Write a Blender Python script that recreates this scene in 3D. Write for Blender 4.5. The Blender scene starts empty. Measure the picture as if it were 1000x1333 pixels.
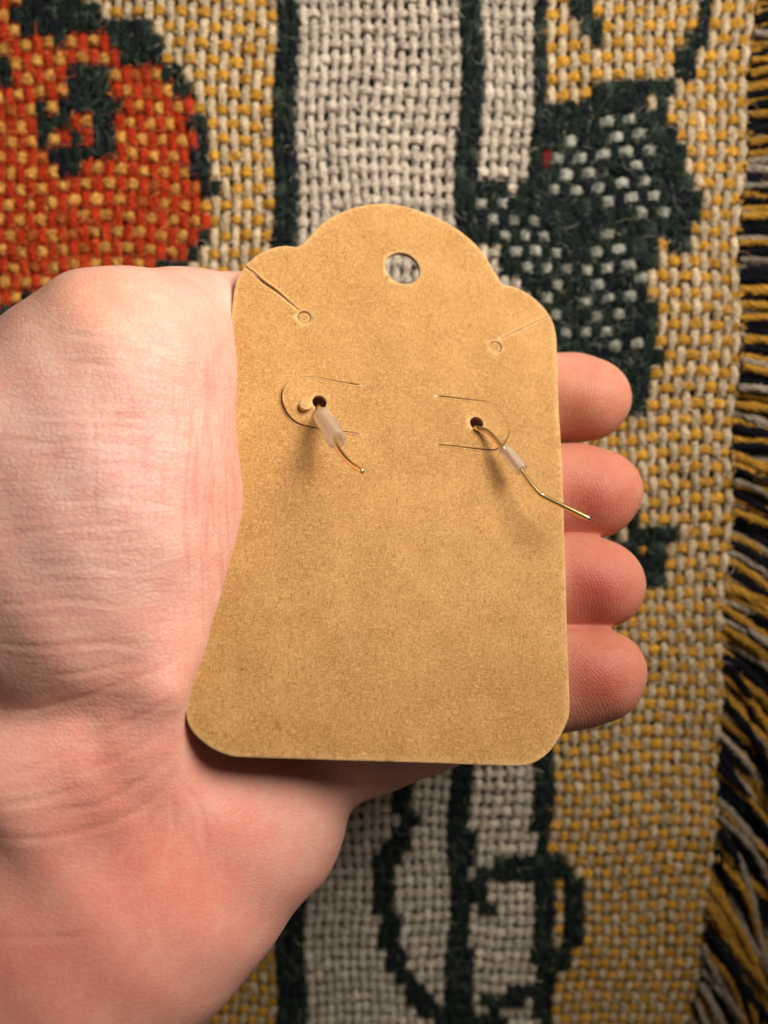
import bpy, math, random
import numpy as np
from mathutils import Vector
from mathutils.geometry import delaunay_2d_cdt

# ------------------------------------------------------------------ camera, world, lamp, exposure
MM = 0.001
ZOFF = 75.0                      # millimetres: design height 0 lies this far above the ground
FPX, DCAM = 1050.0, 116.0        # focal length in photo pixels (1000 wide), lens height over design height 0
scene = bpy.context.scene
col = scene.collection

cam_data = bpy.data.cameras.new('camera')
cam = bpy.data.objects.new('camera', cam_data)
col.objects.link(cam)
cam.location = (0, 0, (DCAM + ZOFF) * MM)
cam.rotation_euler = (0, 0, 0)
cam_data.sensor_fit = 'VERTICAL'
cam_data.sensor_height = 24.0
cam_data.lens = 24.0 * FPX / 1333.0
cam_data.clip_start = 0.005
cam_data.clip_end = 5.0
cam_data.dof.use_dof = True
cam_data.dof.focus_distance = 0.111
cam_data.dof.aperture_fstop = 8.8
scene.camera = cam

world = bpy.data.worlds.new('World')
scene.world = world
world.use_nodes = True
wb = world.node_tree.nodes['Background']
wb.inputs['Color'].default_value = (1.0, 0.84, 0.66, 1)
wb.inputs['Strength'].default_value = 0.06

lamp_data = bpy.data.lights.new('lamp', 'AREA')
lamp_data.shape = 'DISK'
lamp_data.size = 0.145
lamp_data.energy = 0.385
lamp_data.spread = math.radians(100)
lamp_data.color = (1.0, 0.90, 0.77)
lamp = bpy.data.objects.new('lamp', lamp_data)
col.objects.link(lamp)
lamp.location = (0.122, 0.135, 0.150 + ZOFF * MM)
aim = Vector((-0.045, 0.05, ZOFF * MM - 0.03)) - lamp.location
lamp.rotation_euler = aim.to_track_quat('-Z', 'Y').to_euler()

scene.view_settings.view_transform = 'Standard'
scene.view_settings.look = 'None'
scene.view_settings.exposure = 0.0
scene.view_settings.gamma = 1.0
scene.view_settings.use_curve_mapping = False
scene.render.engine = 'CYCLES'
scene.cycles.use_denoising = True
scene.cycles.max_bounces = 6
scene.cycles.use_adaptive_sampling = True
scene.cycles.adaptive_threshold = 0.02
scene.cycles.transmission_bounces = 8

rng = np.random.default_rng(7)

# ------------------------------------------------------------------ helpers
def U(px, py, z):
    """photo pixel -> millimetre point at height z"""
    d = DCAM - z
    return np.array([(px - 500.0) / FPX * d, (666.5 - py) / FPX * d, z])

def to_px(P):
    d = DCAM - P[..., 2]
    return 500 + FPX * P[..., 0] / d, 666.5 - FPX * P[..., 1] / d

def tag(o, label=None, cat=None, group=None, kind=None):
    if label: o['label'] = label
    if cat: o['category'] = cat
    if group: o['group'] = group
    if kind: o['kind'] = kind
    return o

def mesh_obj(name, V, F, mat, parent=None, origin=(0, 0, 0), colors=None, smooth=True, attrs=None, uv=None):
    """V in mm (design space), F list/array of faces; one mesh object"""
    base = np.array(origin, float)
    V = np.asarray(V, float)
    me = bpy.data.meshes.new(name)
    F = np.asarray(F) if not isinstance(F, list) else F
    P = (V - base) * MM
    if isinstance(F, np.ndarray):
        n = F.shape[1]
        me.vertices.add(len(P)); me.vertices.foreach_set('co', P.astype(np.float32).ravel())
        me.loops.add(F.size); me.loops.foreach_set('vertex_index', F.astype(np.int32).ravel())
        me.polygons.add(len(F)); me.polygons.foreach_set('loop_start', np.arange(0, F.size, n, dtype=np.int32))
        me.update(calc_edges=True)
    else:
        me.from_pydata([tuple(p) for p in P], [], F)
    if smooth:
        me.polygons.foreach_set('use_smooth', np.ones(len(me.polygons), bool))
    if colors is not None:
        a = me.color_attributes.new('tint', 'FLOAT_COLOR', 'POINT')
        c = np.ones((len(V), 4), np.float32); c[:, :3] = colors
        a.data.foreach_set('color', c.ravel())
    for k, v in (attrs or {}).items():
        a = me.attributes.new(k, 'FLOAT', 'POINT')
        a.data.foreach_set('value', np.asarray(v, np.float32).ravel())
    if isinstance(mat, (list, tuple)):
        for m in mat: me.materials.append(m)
    else:
        me.materials.append(mat)
    me.validate()
    o = bpy.data.objects.new(name, me)
    col.objects.link(o)
    if parent is not None:
        o.parent = parent
    else:
        o.location = (base[0] * MM, base[1] * MM, (base[2] + ZOFF) * MM)
    return o

def empty(name, origin):
    o = bpy.data.objects.new(name, None)
    o.empty_display_size = 0.01
    col.objects.link(o)
    o.location = (origin[0] * MM, origin[1] * MM, (origin[2] + ZOFF) * MM)
    return o

def in_poly(x, y, poly):
    poly = np.asarray(poly, float)
    inside = np.zeros(np.shape(x), bool)
    n = len(poly); j = n - 1
    for i in range(n):
        xi, yi = poly[i]; xj, yj = poly[j]
        if yi != yj:
            c = ((yi > y) != (yj > y)) & (x < (xj - xi) * (y - yi) / (yj - yi) + xi)
            inside ^= c
        j = i
    return inside

def dist_polyline(x, y, pts):
    pts = np.asarray(pts, float)
    best = np.full(np.shape(x), 1e9); tt = np.zeros(np.shape(x))
    n = len(pts) - 1
    for i in range(n):
        ax, ay = pts[i]; bx, by = pts[i + 1]
        dx, dy = bx - ax, by - ay
        L = dx * dx + dy * dy
        t = np.clip(((x - ax) * dx + (y - ay) * dy) / L, 0, 1)
        d = np.hypot(x - ax - t * dx, y - ay - t * dy)
        m = d < best
        best = np.where(m, d, best); tt = np.where(m, (i + t) / n, tt)
    return best, tt

def smooth_curve(pts, n):
    """Catmull-Rom through points"""
    P = np.asarray(pts, float)
    P = np.vstack([2 * P[0] - P[1], P, 2 * P[-1] - P[-2]])
    k = len(P) - 3
    t = np.linspace(0, k - 1e-6, n); i = t.astype(int); f = (t - i)[:, None]
    a, b, c, d = P[i], P[i + 1], P[i + 2], P[i + 3]
    return 0.5 * ((2 * b) + (-a + c) * f + (2 * a - 5 * b + 4 * c - d) * f ** 2 + (-a + 3 * b - 3 * c + d) * f ** 3)

# ------------------------------------------------------------------ materials
def new_mat(name):
    m = bpy.data.materials.new(name); m.use_nodes = True
    nt = m.node_tree
    return m, nt, nt.nodes['Principled BSDF']

def N(nt, kind, **kw):
    n = nt.nodes.new(kind)
    for k, v in kw.items():
        if k in n.inputs: n.inputs[k].default_value = v
        else: setattr(n, k, v)
    return n

def mathn(nt, op, a, b=None, c=None):
    n = nt.nodes.new('ShaderNodeMath'); n.operation = op
    for i, v in enumerate((a, b, c)):
        if v is None: continue
        if isinstance(v, (int, float)): n.inputs[i].default_value = v
        else: nt.links.new(v, n.inputs[i])
    return n.outputs[0]

def mixc(nt, fac, a, b, mode='MIX'):
    n = nt.nodes.new('ShaderNodeMix'); n.data_type = 'RGBA'; n.blend_type = mode
    for s, v in ((n.inputs[0], fac), (n.inputs[6], a), (n.inputs[7], b)):
        if isinstance(v, (int, float)): s.default_value = v
        elif isinstance(v, tuple): s.default_value = v if len(v) == 4 else (*v, 1)
        else: nt.links.new(v, s)
    return n.outputs[2]

def ramp(nt, fac, lo, hi, a=0.0, b=1.0):
    n = nt.nodes.new('ShaderNodeMapRange'); n.clamp = True
    nt.links.new(fac, n.inputs[0])
    n.inputs[1].default_value = lo; n.inputs[2].default_value = hi
    n.inputs[3].default_value = a; n.inputs[4].default_value = b
    return n.outputs[0]

def objvec(nt, scale=(1, 1, 1), rot=(0, 0, 0)):
    tc = nt.nodes.new('ShaderNodeTexCoord')
    mp = nt.nodes.new('ShaderNodeMapping')
    mp.inputs['Scale'].default_value = tuple(1000.0 * s for s in scale)   # textures count in millimetres
    mp.inputs['Rotation'].default_value = rot
    nt.links.new(tc.outputs['Object'], mp.inputs['Vector'])
    return mp.outputs[0]

def noise(nt, vec, scale, detail=3.0, rough=0.55, dist=0.0):
    n = N(nt, 'ShaderNodeTexNoise', Scale=scale, Detail=detail, Roughness=rough, Distortion=dist)
    nt.links.new(vec, n.inputs['Vector'])
    return n.outputs[0]

def bump(nt, height, dist_mm, strength=1.0, chain=None):
    b = nt.nodes.new('ShaderNodeBump')
    b.inputs['Strength'].default_value = strength
    b.inputs['Distance'].default_value = dist_mm * MM
    nt.links.new(height, b.inputs['Height'])
    if chain is not None: nt.links.new(chain, b.inputs['Normal'])
    return b.outputs[0]

def attr(nt, name):
    a = nt.nodes.new('ShaderNodeAttribute'); a.attribute_name = name
    return a

def make_yarn_mat():
    m, nt, p = new_mat('wool_yarn')
    c = attr(nt, 'tint').outputs['Color']
    v = objvec(nt)
    n1 = noise(nt, v, 1.7, 4, 0.75)
    n2 = noise(nt, v, 0.55, 2)
    f = ramp(nt, n1, 0.34, 0.68, 0.62, 1.28)
    g = ramp(nt, n2, 0.3, 0.7, 0.86, 1.12)
    k = mathn(nt, 'MULTIPLY', f, g)
    comb = nt.nodes.new('ShaderNodeCombineColor')
    for i in range(3): nt.links.new(k, comb.inputs[i])
    cc = mixc(nt, 1.0, c, comb.outputs[0], 'MULTIPLY')
    nt.links.new(cc, p.inputs['Base Color'])
    p.inputs['Roughness'].default_value = 0.92
    p.inputs['Specular IOR Level'].default_value = 0.05
    p.inputs['Sheen Weight'].default_value = 0.02
    p.inputs['Sheen Roughness'].default_value = 0.6
    tw = attr(nt, 'twist').outputs['Fac']
    s = mathn(nt, 'SINE', tw)
    b1 = bump(nt, s, 0.16, 0.8)
    b2 = bump(nt, noise(nt, v, 3.6, 4, 0.75), 0.32, 0.9, b1)
    nt.links.new(b2, p.inputs['Normal'])
    return m

def make_plain(name, c, rough=0.9, spec=0.15):
    m, nt, p = new_mat(name)
    v = objvec(nt)
    f = ramp(nt, noise(nt, v, 0.8, 4, 0.6), 0.3, 0.7, 0.75, 1.15)
    comb = nt.nodes.new('ShaderNodeCombineColor')
    for i in range(3): nt.links.new(f, comb.inputs[i])
    nt.links.new(mixc(nt, 1.0, (*c, 1), comb.outputs[0], 'MULTIPLY'), p.inputs['Base Color'])
    p.inputs['Roughness'].default_value = rough
    p.inputs['Specular IOR Level'].default_value = spec
    return m

def make_kraft():
    m, nt, p = new_mat('kraft_card')
    v = objvec(nt)
    base = (0.47, 0.250, 0.076, 1)
    light = (0.65, 0.375, 0.14, 1)
    dark = (0.25, 0.112, 0.028, 1)
    # soft mottling, fibres in two directions, speckles
    mot = noise(nt, v, 0.16, 4, 0.6)
    fib1 = noise(nt, objvec(nt, (1.0, 3.0, 1.0), (0, 0, 0.5)), 1.45, 4, 0.7, 1.2)
    fib2 = noise(nt, objvec(nt, (3.0, 1.0, 1.0), (0, 0, 0.35)), 1.55, 4, 0.7, 1.2)
    fine = noise(nt, v, 3.2, 3, 0.7)
    c = mixc(nt, ramp(nt, mot, 0.40, 0.62, 0.0, 0.55), base, light)
    smu = noise(nt, objvec(nt, (1.0, 0.6, 1.0)), 0.05, 3, 0.6)
    c = mixc(nt, ramp(nt, smu, 0.40, 0.62, 0.30, 0.0), c, dark)
    c = mixc(nt, ramp(nt, fib1, 0.48, 0.62, 0, 0.9), c, light)
    c = mixc(nt, ramp(nt, fib2, 0.50, 0.64, 0, 0.8), c, dark)
    c = mixc(nt, ramp(nt, fine, 0.44, 0.66, 0.0, 0.45), c, dark)
    sp = N(nt, 'ShaderNodeTexVoronoi', Scale=0.24)
    sp.feature = 'F1'; nt.links.new(v, sp.inputs['Vector'])
    spk = ramp(nt, sp.outputs['Distance'], 0.035, 0.06, 1.0, 0.0)
    gate = ramp(nt, noise(nt, v, 0.21, 1), 0.56, 0.6, 0, 1)
    c = mixc(nt, mathn(nt, 'MULTIPLY', mathn(nt, 'MULTIPLY', spk, gate), 0.7), c, (0.13, 0.055, 0.02, 1))
    e = attr(nt, 'edge').outputs['Fac']
    ef = mathn(nt, 'MULTIPLY', e, ramp(nt, noise(nt, v, 1.3, 2), 0.3, 0.7, 0.35, 0.95))
    c = mixc(nt, ef, c, (0.74, 0.50, 0.25, 1))
    nt.links.new(c, p.inputs['Base Color'])
    p.inputs['Roughness'].default_value = 0.62
    p.inputs['Specular IOR Level'].default_value = 0.22
    h = mathn(nt, 'ADD', mathn(nt, 'MULTIPLY', fib1, 0.6), mathn(nt, 'ADD', mathn(nt, 'MULTIPLY', fib2, -0.5), mathn(nt, 'MULTIPLY', fine, 0.6)))
    b1 = bump(nt, h, 0.10, 0.8)
    b2 = bump(nt, noise(nt, v, 0.10, 2), 1.0, 0.10, b1)
    nt.links.new(b2, p.inputs['Normal'])
    return m

def make_gold():
    m, nt, p = new_mat('gold_wire')
    p.inputs['Base Color'].default_value = (0.95, 0.72, 0.34, 1)
    p.inputs['Metallic'].default_value = 1.0
    p.inputs['Roughness'].default_value = 0.30
    v = objvec(nt)
    nt.links.new(bump(nt, noise(nt, v, 2.5, 2), 0.03, 0.25), p.inputs['Normal'])
    return m

def make_rubber():
    m, nt, p = new_mat('frosted_rubber')
    p.inputs['Base Color'].default_value = (0.93, 0.88, 0.83, 1)
    p.inputs['Roughness'].default_value = 0.42
    p.inputs['Transmission Weight'].default_value = 0.85
    p.inputs['IOR'].default_value = 1.22
    p.inputs['Subsurface Weight'].default_value = 0.1
    p.inputs['Subsurface Radius'].default_value = (0.0012, 0.001, 0.0008)
    p.inputs['Subsurface Scale'].default_value = 1.0
    v = objvec(nt)
    nt.links.new(bump(nt, noise(nt, v, 3.0, 2), 0.04, 0.3), p.inputs['Normal'])
    return m

def make_skin():
    m, nt, p = new_mat('skin')
    v = objvec(nt)
    tint = attr(nt, 'tint').outputs['Color']
    blot = noise(nt, v, 0.11, 3, 0.6)
    blot2 = noise(nt, v, 0.42, 3, 0.6)
    fine = noise(nt, v, 2.6, 3, 0.6)
    c = mixc(nt, ramp(nt, blot, 0.42, 0.66, 0, 1.0), tint, (0.98, 0.87, 0.85, 1), 'MULTIPLY')
    c = mixc(nt, ramp(nt, blot2, 0.45, 0.65, 1.0, 0.0), c, (0.98, 0.90, 0.90, 1), 'MULTIPLY')
    c = mixc(nt, ramp(nt, fine, 0.5, 0.7, 0, 1.0), c, (0.95, 0.88, 0.87, 1), 'MULTIPLY')
    # fine wrinkles
    wh = attr(nt, 'wrinkle_h').outputs['Fac']
    wv = attr(nt, 'wrinkle_v').outputs['Fac']
    lh = noise(nt, objvec(nt, (0.10, 1.0, 0.3), (0, 0, 0.06)), 1.05, 3, 0.55, 0.5)
    lv = noise(nt, objvec(nt, (1.0, 0.05, 0.2), (0, 0, 0.04)), 1.8, 2, 0.5, 0.3)
    ld = noise(nt, objvec(nt, (0.16, 1.0, 0.4), (0, 0, -0.5)), 1.2, 3, 0.55, 0.4)
    vo = N(nt, 'ShaderNodeTexVoronoi', Scale=1.35); vo.feature = 'DISTANCE_TO_EDGE'
    nt.links.new(objvec(nt, (0.8, 1.25, 1.0), (0, 0, 0.3)), vo.inputs['Vector'])
    cell = ramp(nt, vo.outputs['Distance'], 0.0, 0.16, 0, 1)
    lhk = ramp(nt, lh, 0.40, 0.52, 0, 1); lvk = ramp(nt, lv, 0.40, 0.52, 0, 1); ldk = ramp(nt, ld, 0.40, 0.52, 0, 1)
    rp = attr(nt, 'ridge').outputs['Fac']; rw = attr(nt, 'ridge_w').outputs['Fac']
    wob = mathn(nt, 'MULTIPLY', noise(nt, v, 0.35, 2), 9.0)
    rs = mathn(nt, 'SINE', mathn(nt, 'ADD', rp, wob))
    hmix = mathn(nt, 'ADD', mathn(nt, 'MULTIPLY', lhk, wh), mathn(nt, 'MULTIPLY', lvk, mathn(nt, 'MULTIPLY', wv, 1.3)))
    hmix = mathn(nt, 'ADD', hmix, mathn(nt, 'MULTIPLY', mathn(nt, 'MULTIPLY', ldk, wh), 0.45))
    cw = mathn(nt, 'MULTIPLY', mathn(nt, 'ADD', mathn(nt, 'MULTIPLY', wh, 0.5), 0.35), cell)
    b1 = bump(nt, hmix, 0.068, 0.6)
    b2 = bump(nt, cw, 0.085, 0.75, b1)
    b3 = bump(nt, mathn(nt, 'MULTIPLY', rs, rw), 0.010, 0.7, b2)
    b4 = bump(nt, noise(nt, v, 3.4, 3, 0.6), 0.05, 0.35, b3)
    nt.links.new(b4, p.inputs['Normal'])
    # furrows, net lines and ridge valleys: crease shade painted in, a touch redder
    fur = mathn(nt, 'MULTIPLY', mathn(nt, 'SUBTRACT', 1.0, lhk), wh)
    c = mixc(nt, mathn(nt, 'MULTIPLY', fur, 0.4), c, (0.88, 0.74, 0.74, 1), 'MULTIPLY')
    net = mathn(nt, 'MULTIPLY', mathn(nt, 'SUBTRACT', 1.0, cell), mathn(nt, 'ADD', mathn(nt, 'MULTIPLY', wh, 0.7), 0.1))
    c = mixc(nt, net, c, (0.93, 0.86, 0.85, 1), 'MULTIPLY')
    vl = mathn(nt, 'MULTIPLY', mathn(nt, 'SUBTRACT', 1.0, lvk), wv)
    c = mixc(nt, vl, c, (0.93, 0.84, 0.82, 1), 'MULTIPLY')
    rr = mathn(nt, 'MULTIPLY', ramp(nt, rs, -1, 0.2, 1, 0), rw)
    c = mixc(nt, mathn(nt, 'MULTIPLY', rr, 0.45), c, (0.88, 0.76, 0.74, 1), 'MULTIPLY')
    nt.links.new(c, p.inputs['Base Color'])
    p.inputs['Roughness'].default_value = 0.52
    p.inputs['Specular IOR Level'].default_value = 0.35
    p.inputs['Subsurface Weight'].default_value = 0.45
    p.inputs['Subsurface Radius'].default_value = (0.0030, 0.0011, 0.0006)
    p.inputs['Subsurface Scale'].default_value = 0.6
    return m

YARN = make_yarn_mat(); KRAFT = make_kraft(); GOLD = make_gold(); RUBBER = make_rubber(); SKIN = make_skin()
GROUND = make_plain('dark_ground', (0.012, 0.010, 0.009), 0.8)

# ------------------------------------------------------------------ ground under the blanket
g = 320
mesh_obj('ground', [(-g, -g, 0), (g, -g, 0), (g, g, 0), (-g, g, 0)], [(0, 1, 2, 3)], GROUND, origin=(0, 0, -75))
bpy.data.objects['ground'].data.transform(__import__('mathutils').Matrix.Translation((0, 0, -75 * MM)))
tag(bpy.data.objects['ground'], 'dark surface seen between the fringe strands of the blanket', 'ground', kind='structure')

# ------------------------------------------------------------------ blanket
CREAM = (0.78, 0.69, 0.58); CREAM2 = (0.56, 0.47, 0.37); YEL = (0.76, 0.40, 0.055); GOLDW = (0.82, 0.43, 0.10)
RED = (0.60, 0.046, 0.012); GREEN = (0.013, 0.024, 0.018); NAVY = (0.010, 0.011, 0.020); WHITE = (0.52, 0.53, 0.47)
DRED = (0.24, 0.018, 0.016)

def zb(y):
    """height of the blanket's middle surface: level at the top, falling away towards the bottom"""
    t = np.maximum(0, 30 - y)
    return -38.0 - 0.16 * t * t / (t + 45.0) - 0.0 * y

def edge_x(y):
    return np.interp(-y, [-115, -95, -58, -10, 25, 55, 100, 125], [71.0, 69.8, 67.4, 65.6, 66.4, 66.6, 64.6, 63.0])

def stripe_x(y):
    return np.interp(-y, [-115, -95, -50, 0, 80, 110, 125], [-18.6, -18.8, -19.0, -18.8, -18.2, -19.0, -19.4])

USTRIPE = 42.5
ys = [110.0]
while ys[-1] > -122:
    y = ys[-1]
    ys.append(y - np.interp(-y, [-60, 0, 40, 100], [3.02, 3.0, 2.72, 2.55]))
YROW = np.array(ys); NR = len(YROW); NCOL = 82

def BP(u, v):
    """blanket point for column u (0 at the fringe edge, growing to the left) and row v"""
    u = np.asarray(u, float); v = np.asarray(v, float)
    y = np.interp(v, np.arange(NR), YROW)
    e = edge_x(y); s = stripe_x(y)
    x = e + (s - e) * u / USTRIPE
    x = x + 0.45 * np.sin(v * 0.55 + u * 0.11) + 0.3 * np.sin(v * 0.21 + 1.3 + u * 0.4)
    yy = y + 0.55 * np.sin(u * 0.23 + 0.6) + 0.35 * np.sin(u * 0.5 + v * 0.2) + 0.012 * np.maximum(x - 20, 0) * (y > 0)
    z = zb(yy) + 0.5 * np.sin(x * 0.09 + yy * 0.05)
    return np.stack([x, yy, z], -1)

uu, vv = np.meshgrid(np.arange(NCOL), np.arange(NR), indexing='ij')
CX, CY = to_px(BP(uu, vv))
# colour regions by column bands, then by the woven figures
U0 = BP(uu, np.zeros_like(vv)); topx, _ = to_px(np.dstack([U0[..., 0], np.full(U0.shape[:2], 97.0), np.full(U0.shape[:2], -38.0)]))
topx = topx[:, :1].repeat(NR, 1)
reg = np.full((NCOL, NR), 'Y')
reg[(topx > 388) & (topx < 604)] = 'C'
reg[(topx > 632) & (topx < 702)] = 'C'
for a, b in ((357, 389), (602, 632), (702, 724)):
    reg[(topx >= a) & (topx <= b)] = 'K'

JX, JY = CX + rng.normal(0, 5.5, CX.shape), CY + rng.normal(0, 6.5, CX.shape)
def paint(poly, r):
    reg[in_poly(JX, JY, poly)] = r

def stroke(pts, w, r):
    d, _ = dist_polyline(CX + 0.25 * (JX - CX), CY + 0.25 * (JY - CY), pts)
    reg[d < w] = r

# the red flower at the upper left with its dark outline and eye
paint([(-60, -60), (28, -60), (100, -10), (185, 30), (226, 85), (256, 130), (273, 190), (278, 260), (272, 325), (245, 356), (-60, 440)], 'K')
paint([(-60, -60), (20, -60), (24, 20), (58, 66), (85, 46), (150, 56), (178, 82), (216, 108), (238, 140), (244, 175), (252, 215), (260, 245), (262, 285), (250, 336), (205, 350), (150, 375), (-60, 420)], 'R')
paint([(85, 84), (132, 80), (146, 115), (164, 138), (160, 165), (148, 212), (130, 200), (108, 205), (104, 243), (86, 240), (62, 226), (52, 180), (50, 152), (74, 146), (88, 122)], 'K')
paint([(72, 160), (100, 152), (128, 160), (124, 185), (98, 200), (80, 190)], 'R')
paint([(86, 172), (104, 170), (106, 186), (92, 190)], 'K')
paint([(-10, 78), (12, 78), (12, 102), (-10, 102)], 'K')
# the leaf figure at the upper right
DARKLEAF = [(706, 140), (768, 136), (776, 100), (800, 110), (846, 98), (856, 150), (884, 180), (888, 222), (902, 242), (898, 322), (884, 338), (868, 312), (842, 312), (846, 440), (846, 530), (800, 545), (720, 545), (690, 390), (640, 330), (586, 292), (598, 262), (640, 236), (692, 238), (700, 180)]
paint(DARKLEAF, 'K')
stroke([(745, -20), (760, 30), (776, 62)], 12, 'K')
stroke([(916, -20), (912, 42), (893, 72), (884, 98), (850, 120)], 9.5, 'K')
paint([(733, 162), (822, 156), (852, 200), (864, 268), (850, 288), (800, 276), (716, 262), (712, 212)], 'W')
paint([(618, 272), (690, 262), (722, 300), (742, 352), (770, 300), (832, 318), (826, 470), (735, 478), (716, 420), (690, 380), (640, 330)], 'W')
stroke([(770, 262), (745, 300), (752, 350), (735, 400)], 10, 'K')
stroke([(706, 206), (705, 222)], 8, 'D')
paint([(800, 690), (838, 668), (868, 690), (872, 748), (846, 764), (826, 735), (800, 735)], 'K')
paint([(825, 695), (852, 695), (852, 728), (825, 728)], 'G')
# below the card the bands keep their places
low = CY > 900
for a, b, r in ((-100, 364, 'Y'), (364, 399, 'K'), (399, 584, 'C'), (584, 613, 'K'), (613, 694, 'C'), (694, 718, 'K'), (718, 1100, 'Y')):
    reg[low & (CX >= a) & (CX < b)] = r
# the bud figure at the bottom
stroke([(527, 1008), (527, 1088), (510, 1106), (494, 1128), (496, 1170), (506, 1205), (516, 1250), (536, 1285), (566, 1316), (620, 1330), (645, 1324)], 12.5, 'K')
stroke([(632, 1185), (622, 1160), (630, 1138), (670, 1126), (735, 1128), (746, 1160), (744, 1205), (734, 1246), (718, 1262)], 12, 'K')
stroke([(640, 1304), (675, 1295), (705, 1290)], 10, 'K')
paint([(640, 1330), (700, 1322), (700, 1400), (540, 1400)], 'C')

warp_c = {'Y': (0.78, 0.63, 0.43), 'C': CREAM, 'K': GREEN, 'R': RED, 'W': GREEN, 'D': DRED, 'G': GREEN}  # 'Y' warps: cream yarn with warm bounce light put into the colour
weft_c = {'Y': YEL, 'C': CREAM, 'K': GREEN, 'R': GOLDW, 'W': WHITE, 'D': NAVY, 'G': YEL}
warp_w = {'Y': 0.78, 'C': 0.72, 'K': 1.1, 'R': 0.94, 'W': 0.92, 'D': 0.95, 'G': 1.0}
weft_w = {'Y': 0.90, 'C': 0.80, 'K': 1.45, 'R': 0.98, 'W': 0.92, 'D': 1.2, 'G': 0.8}
def lookup(t, shape=()):
    out = np.zeros(reg.shape + shape)
    for k, v in t.items(): out[reg == k] = v
    return out
WARPC = lookup(warp_c, (3,)); WEFTC = lookup(weft_c, (3,)); WARPW = lookup(warp_w); WEFTW = lookup(weft_w)
nav = (rng.random(reg.shape) < 0.33)
for A_, r_ in ((WARPC, 'K'), (WEFTC, 'K'), (WARPC, 'W')):
    A_[(reg == r_) & nav & (rng.random(reg.shape) < 0.8)] = NAVY
fl = (reg == 'K') & (rng.random(reg.shape) < 0.16); WEFTC[fl] = (0.045, 0.065, 0.052)
miss = (reg == 'W') & (rng.random(reg.shape) < 0.16); WEFTC[miss] = GREEN
miss = (reg == 'R') & (rng.random(reg.shape) < 0.10); WEFTC[miss] = (0.50, 0.14, 0.03)
WARPC *= rng.uniform(0.86, 1.1, reg.shape)[..., None]; WEFTC *= rng.uniform(0.84, 1.12, reg.shape)[..., None]
# single yarns differ a little in dye
WARPC *= rng.uniform(0.92, 1.06, (NCOL, 1))[..., None]; WEFTC *= rng.uniform(0.90, 1.08, (1, NR))[..., None]
top = np.where((uu + vv) % 2 == 0, 1.0, -1.0)      # warp over weft
AMP = 0.62
HW = top * AMP * rng.uniform(0.75, 1.2, reg.shape)
HF = -top * AMP * rng.uniform(0.75, 1.2, reg.shape)
# dark and red areas: pile lies higher for the warp
HW = HW + np.where((reg == 'K') | (reg == 'R') | (reg == 'W'), 0.12, 0.0)
HF = HF + np.where((reg == 'R') | (reg == 'W'), 0.26, 0.0)

SEG, SIDES = 5, 7
def cos_interp(vals, s):
    i = np.clip(s.astype(int), 0, len(vals) - 2); f = s - i
    k = 0.5 - 0.5 * np.cos(np.pi * f)
    if vals.ndim == 2: k = k[:, None]
    return vals[i] * (1 - k) + vals[i + 1] * k

def tube(P, side, up, ra, rb, cols, twist_mm=3.0, lobes=2, depth=0.10, phase=0.0, cap=False):
    """P n x 3, side/up unit n x 3, ra half width, rb half height"""
    n = len(P)
    L = np.r_[0, np.cumsum(np.linalg.norm(np.diff(P, axis=0), axis=1))]
    ph = np.linspace(0, 2 * np.pi, SIDES, endpoint=False)
    tw = L[:, None] / twist_mm * 2 * np.pi + phase
    mod = 1 + depth * np.cos(lobes * ph[None] - tw)
    mod = mod * (1 + 0.05 * rng.normal(size=mod.shape))
    V = P[:, None] + side[:, None] * (ra[:, None] * np.cos(ph) * mod)[..., None] + up[:, None] * (rb[:, None] * np.sin(ph) * mod)[..., None]
    i = np.arange(n - 1)[:, None] * SIDES; j = np.arange(SIDES)[None]; k = (j + 1) % SIDES
    F = np.stack([i + j, i + k, i + SIDES + k, i + SIDES + j], -1).reshape(-1, 4)
    C = np.repeat(cols, SIDES, 0)
    T = (6 * ph[None] - 3 * tw).ravel()
    return V.reshape(-1, 3), F, C, T

base = (0, 0, -75)
blanket = empty('blanket', base)
tag(blanket, 'woven wool throw blanket with cream, mustard, red and dark green figures and a fringe', 'blanket')
bx0 = np.array(base, float)
bx0[2] = -75
X_AX = np.array([1.0, 0, 0]); Z_AX = np.array([0, 0, 1.0])

def wander(n, amp, k=5):
    c = rng.normal(0, amp, max(4, n // (SEG * k) + 3))
    return cos_interp(c, np.linspace(0, len(c) - 1.001, n))

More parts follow.
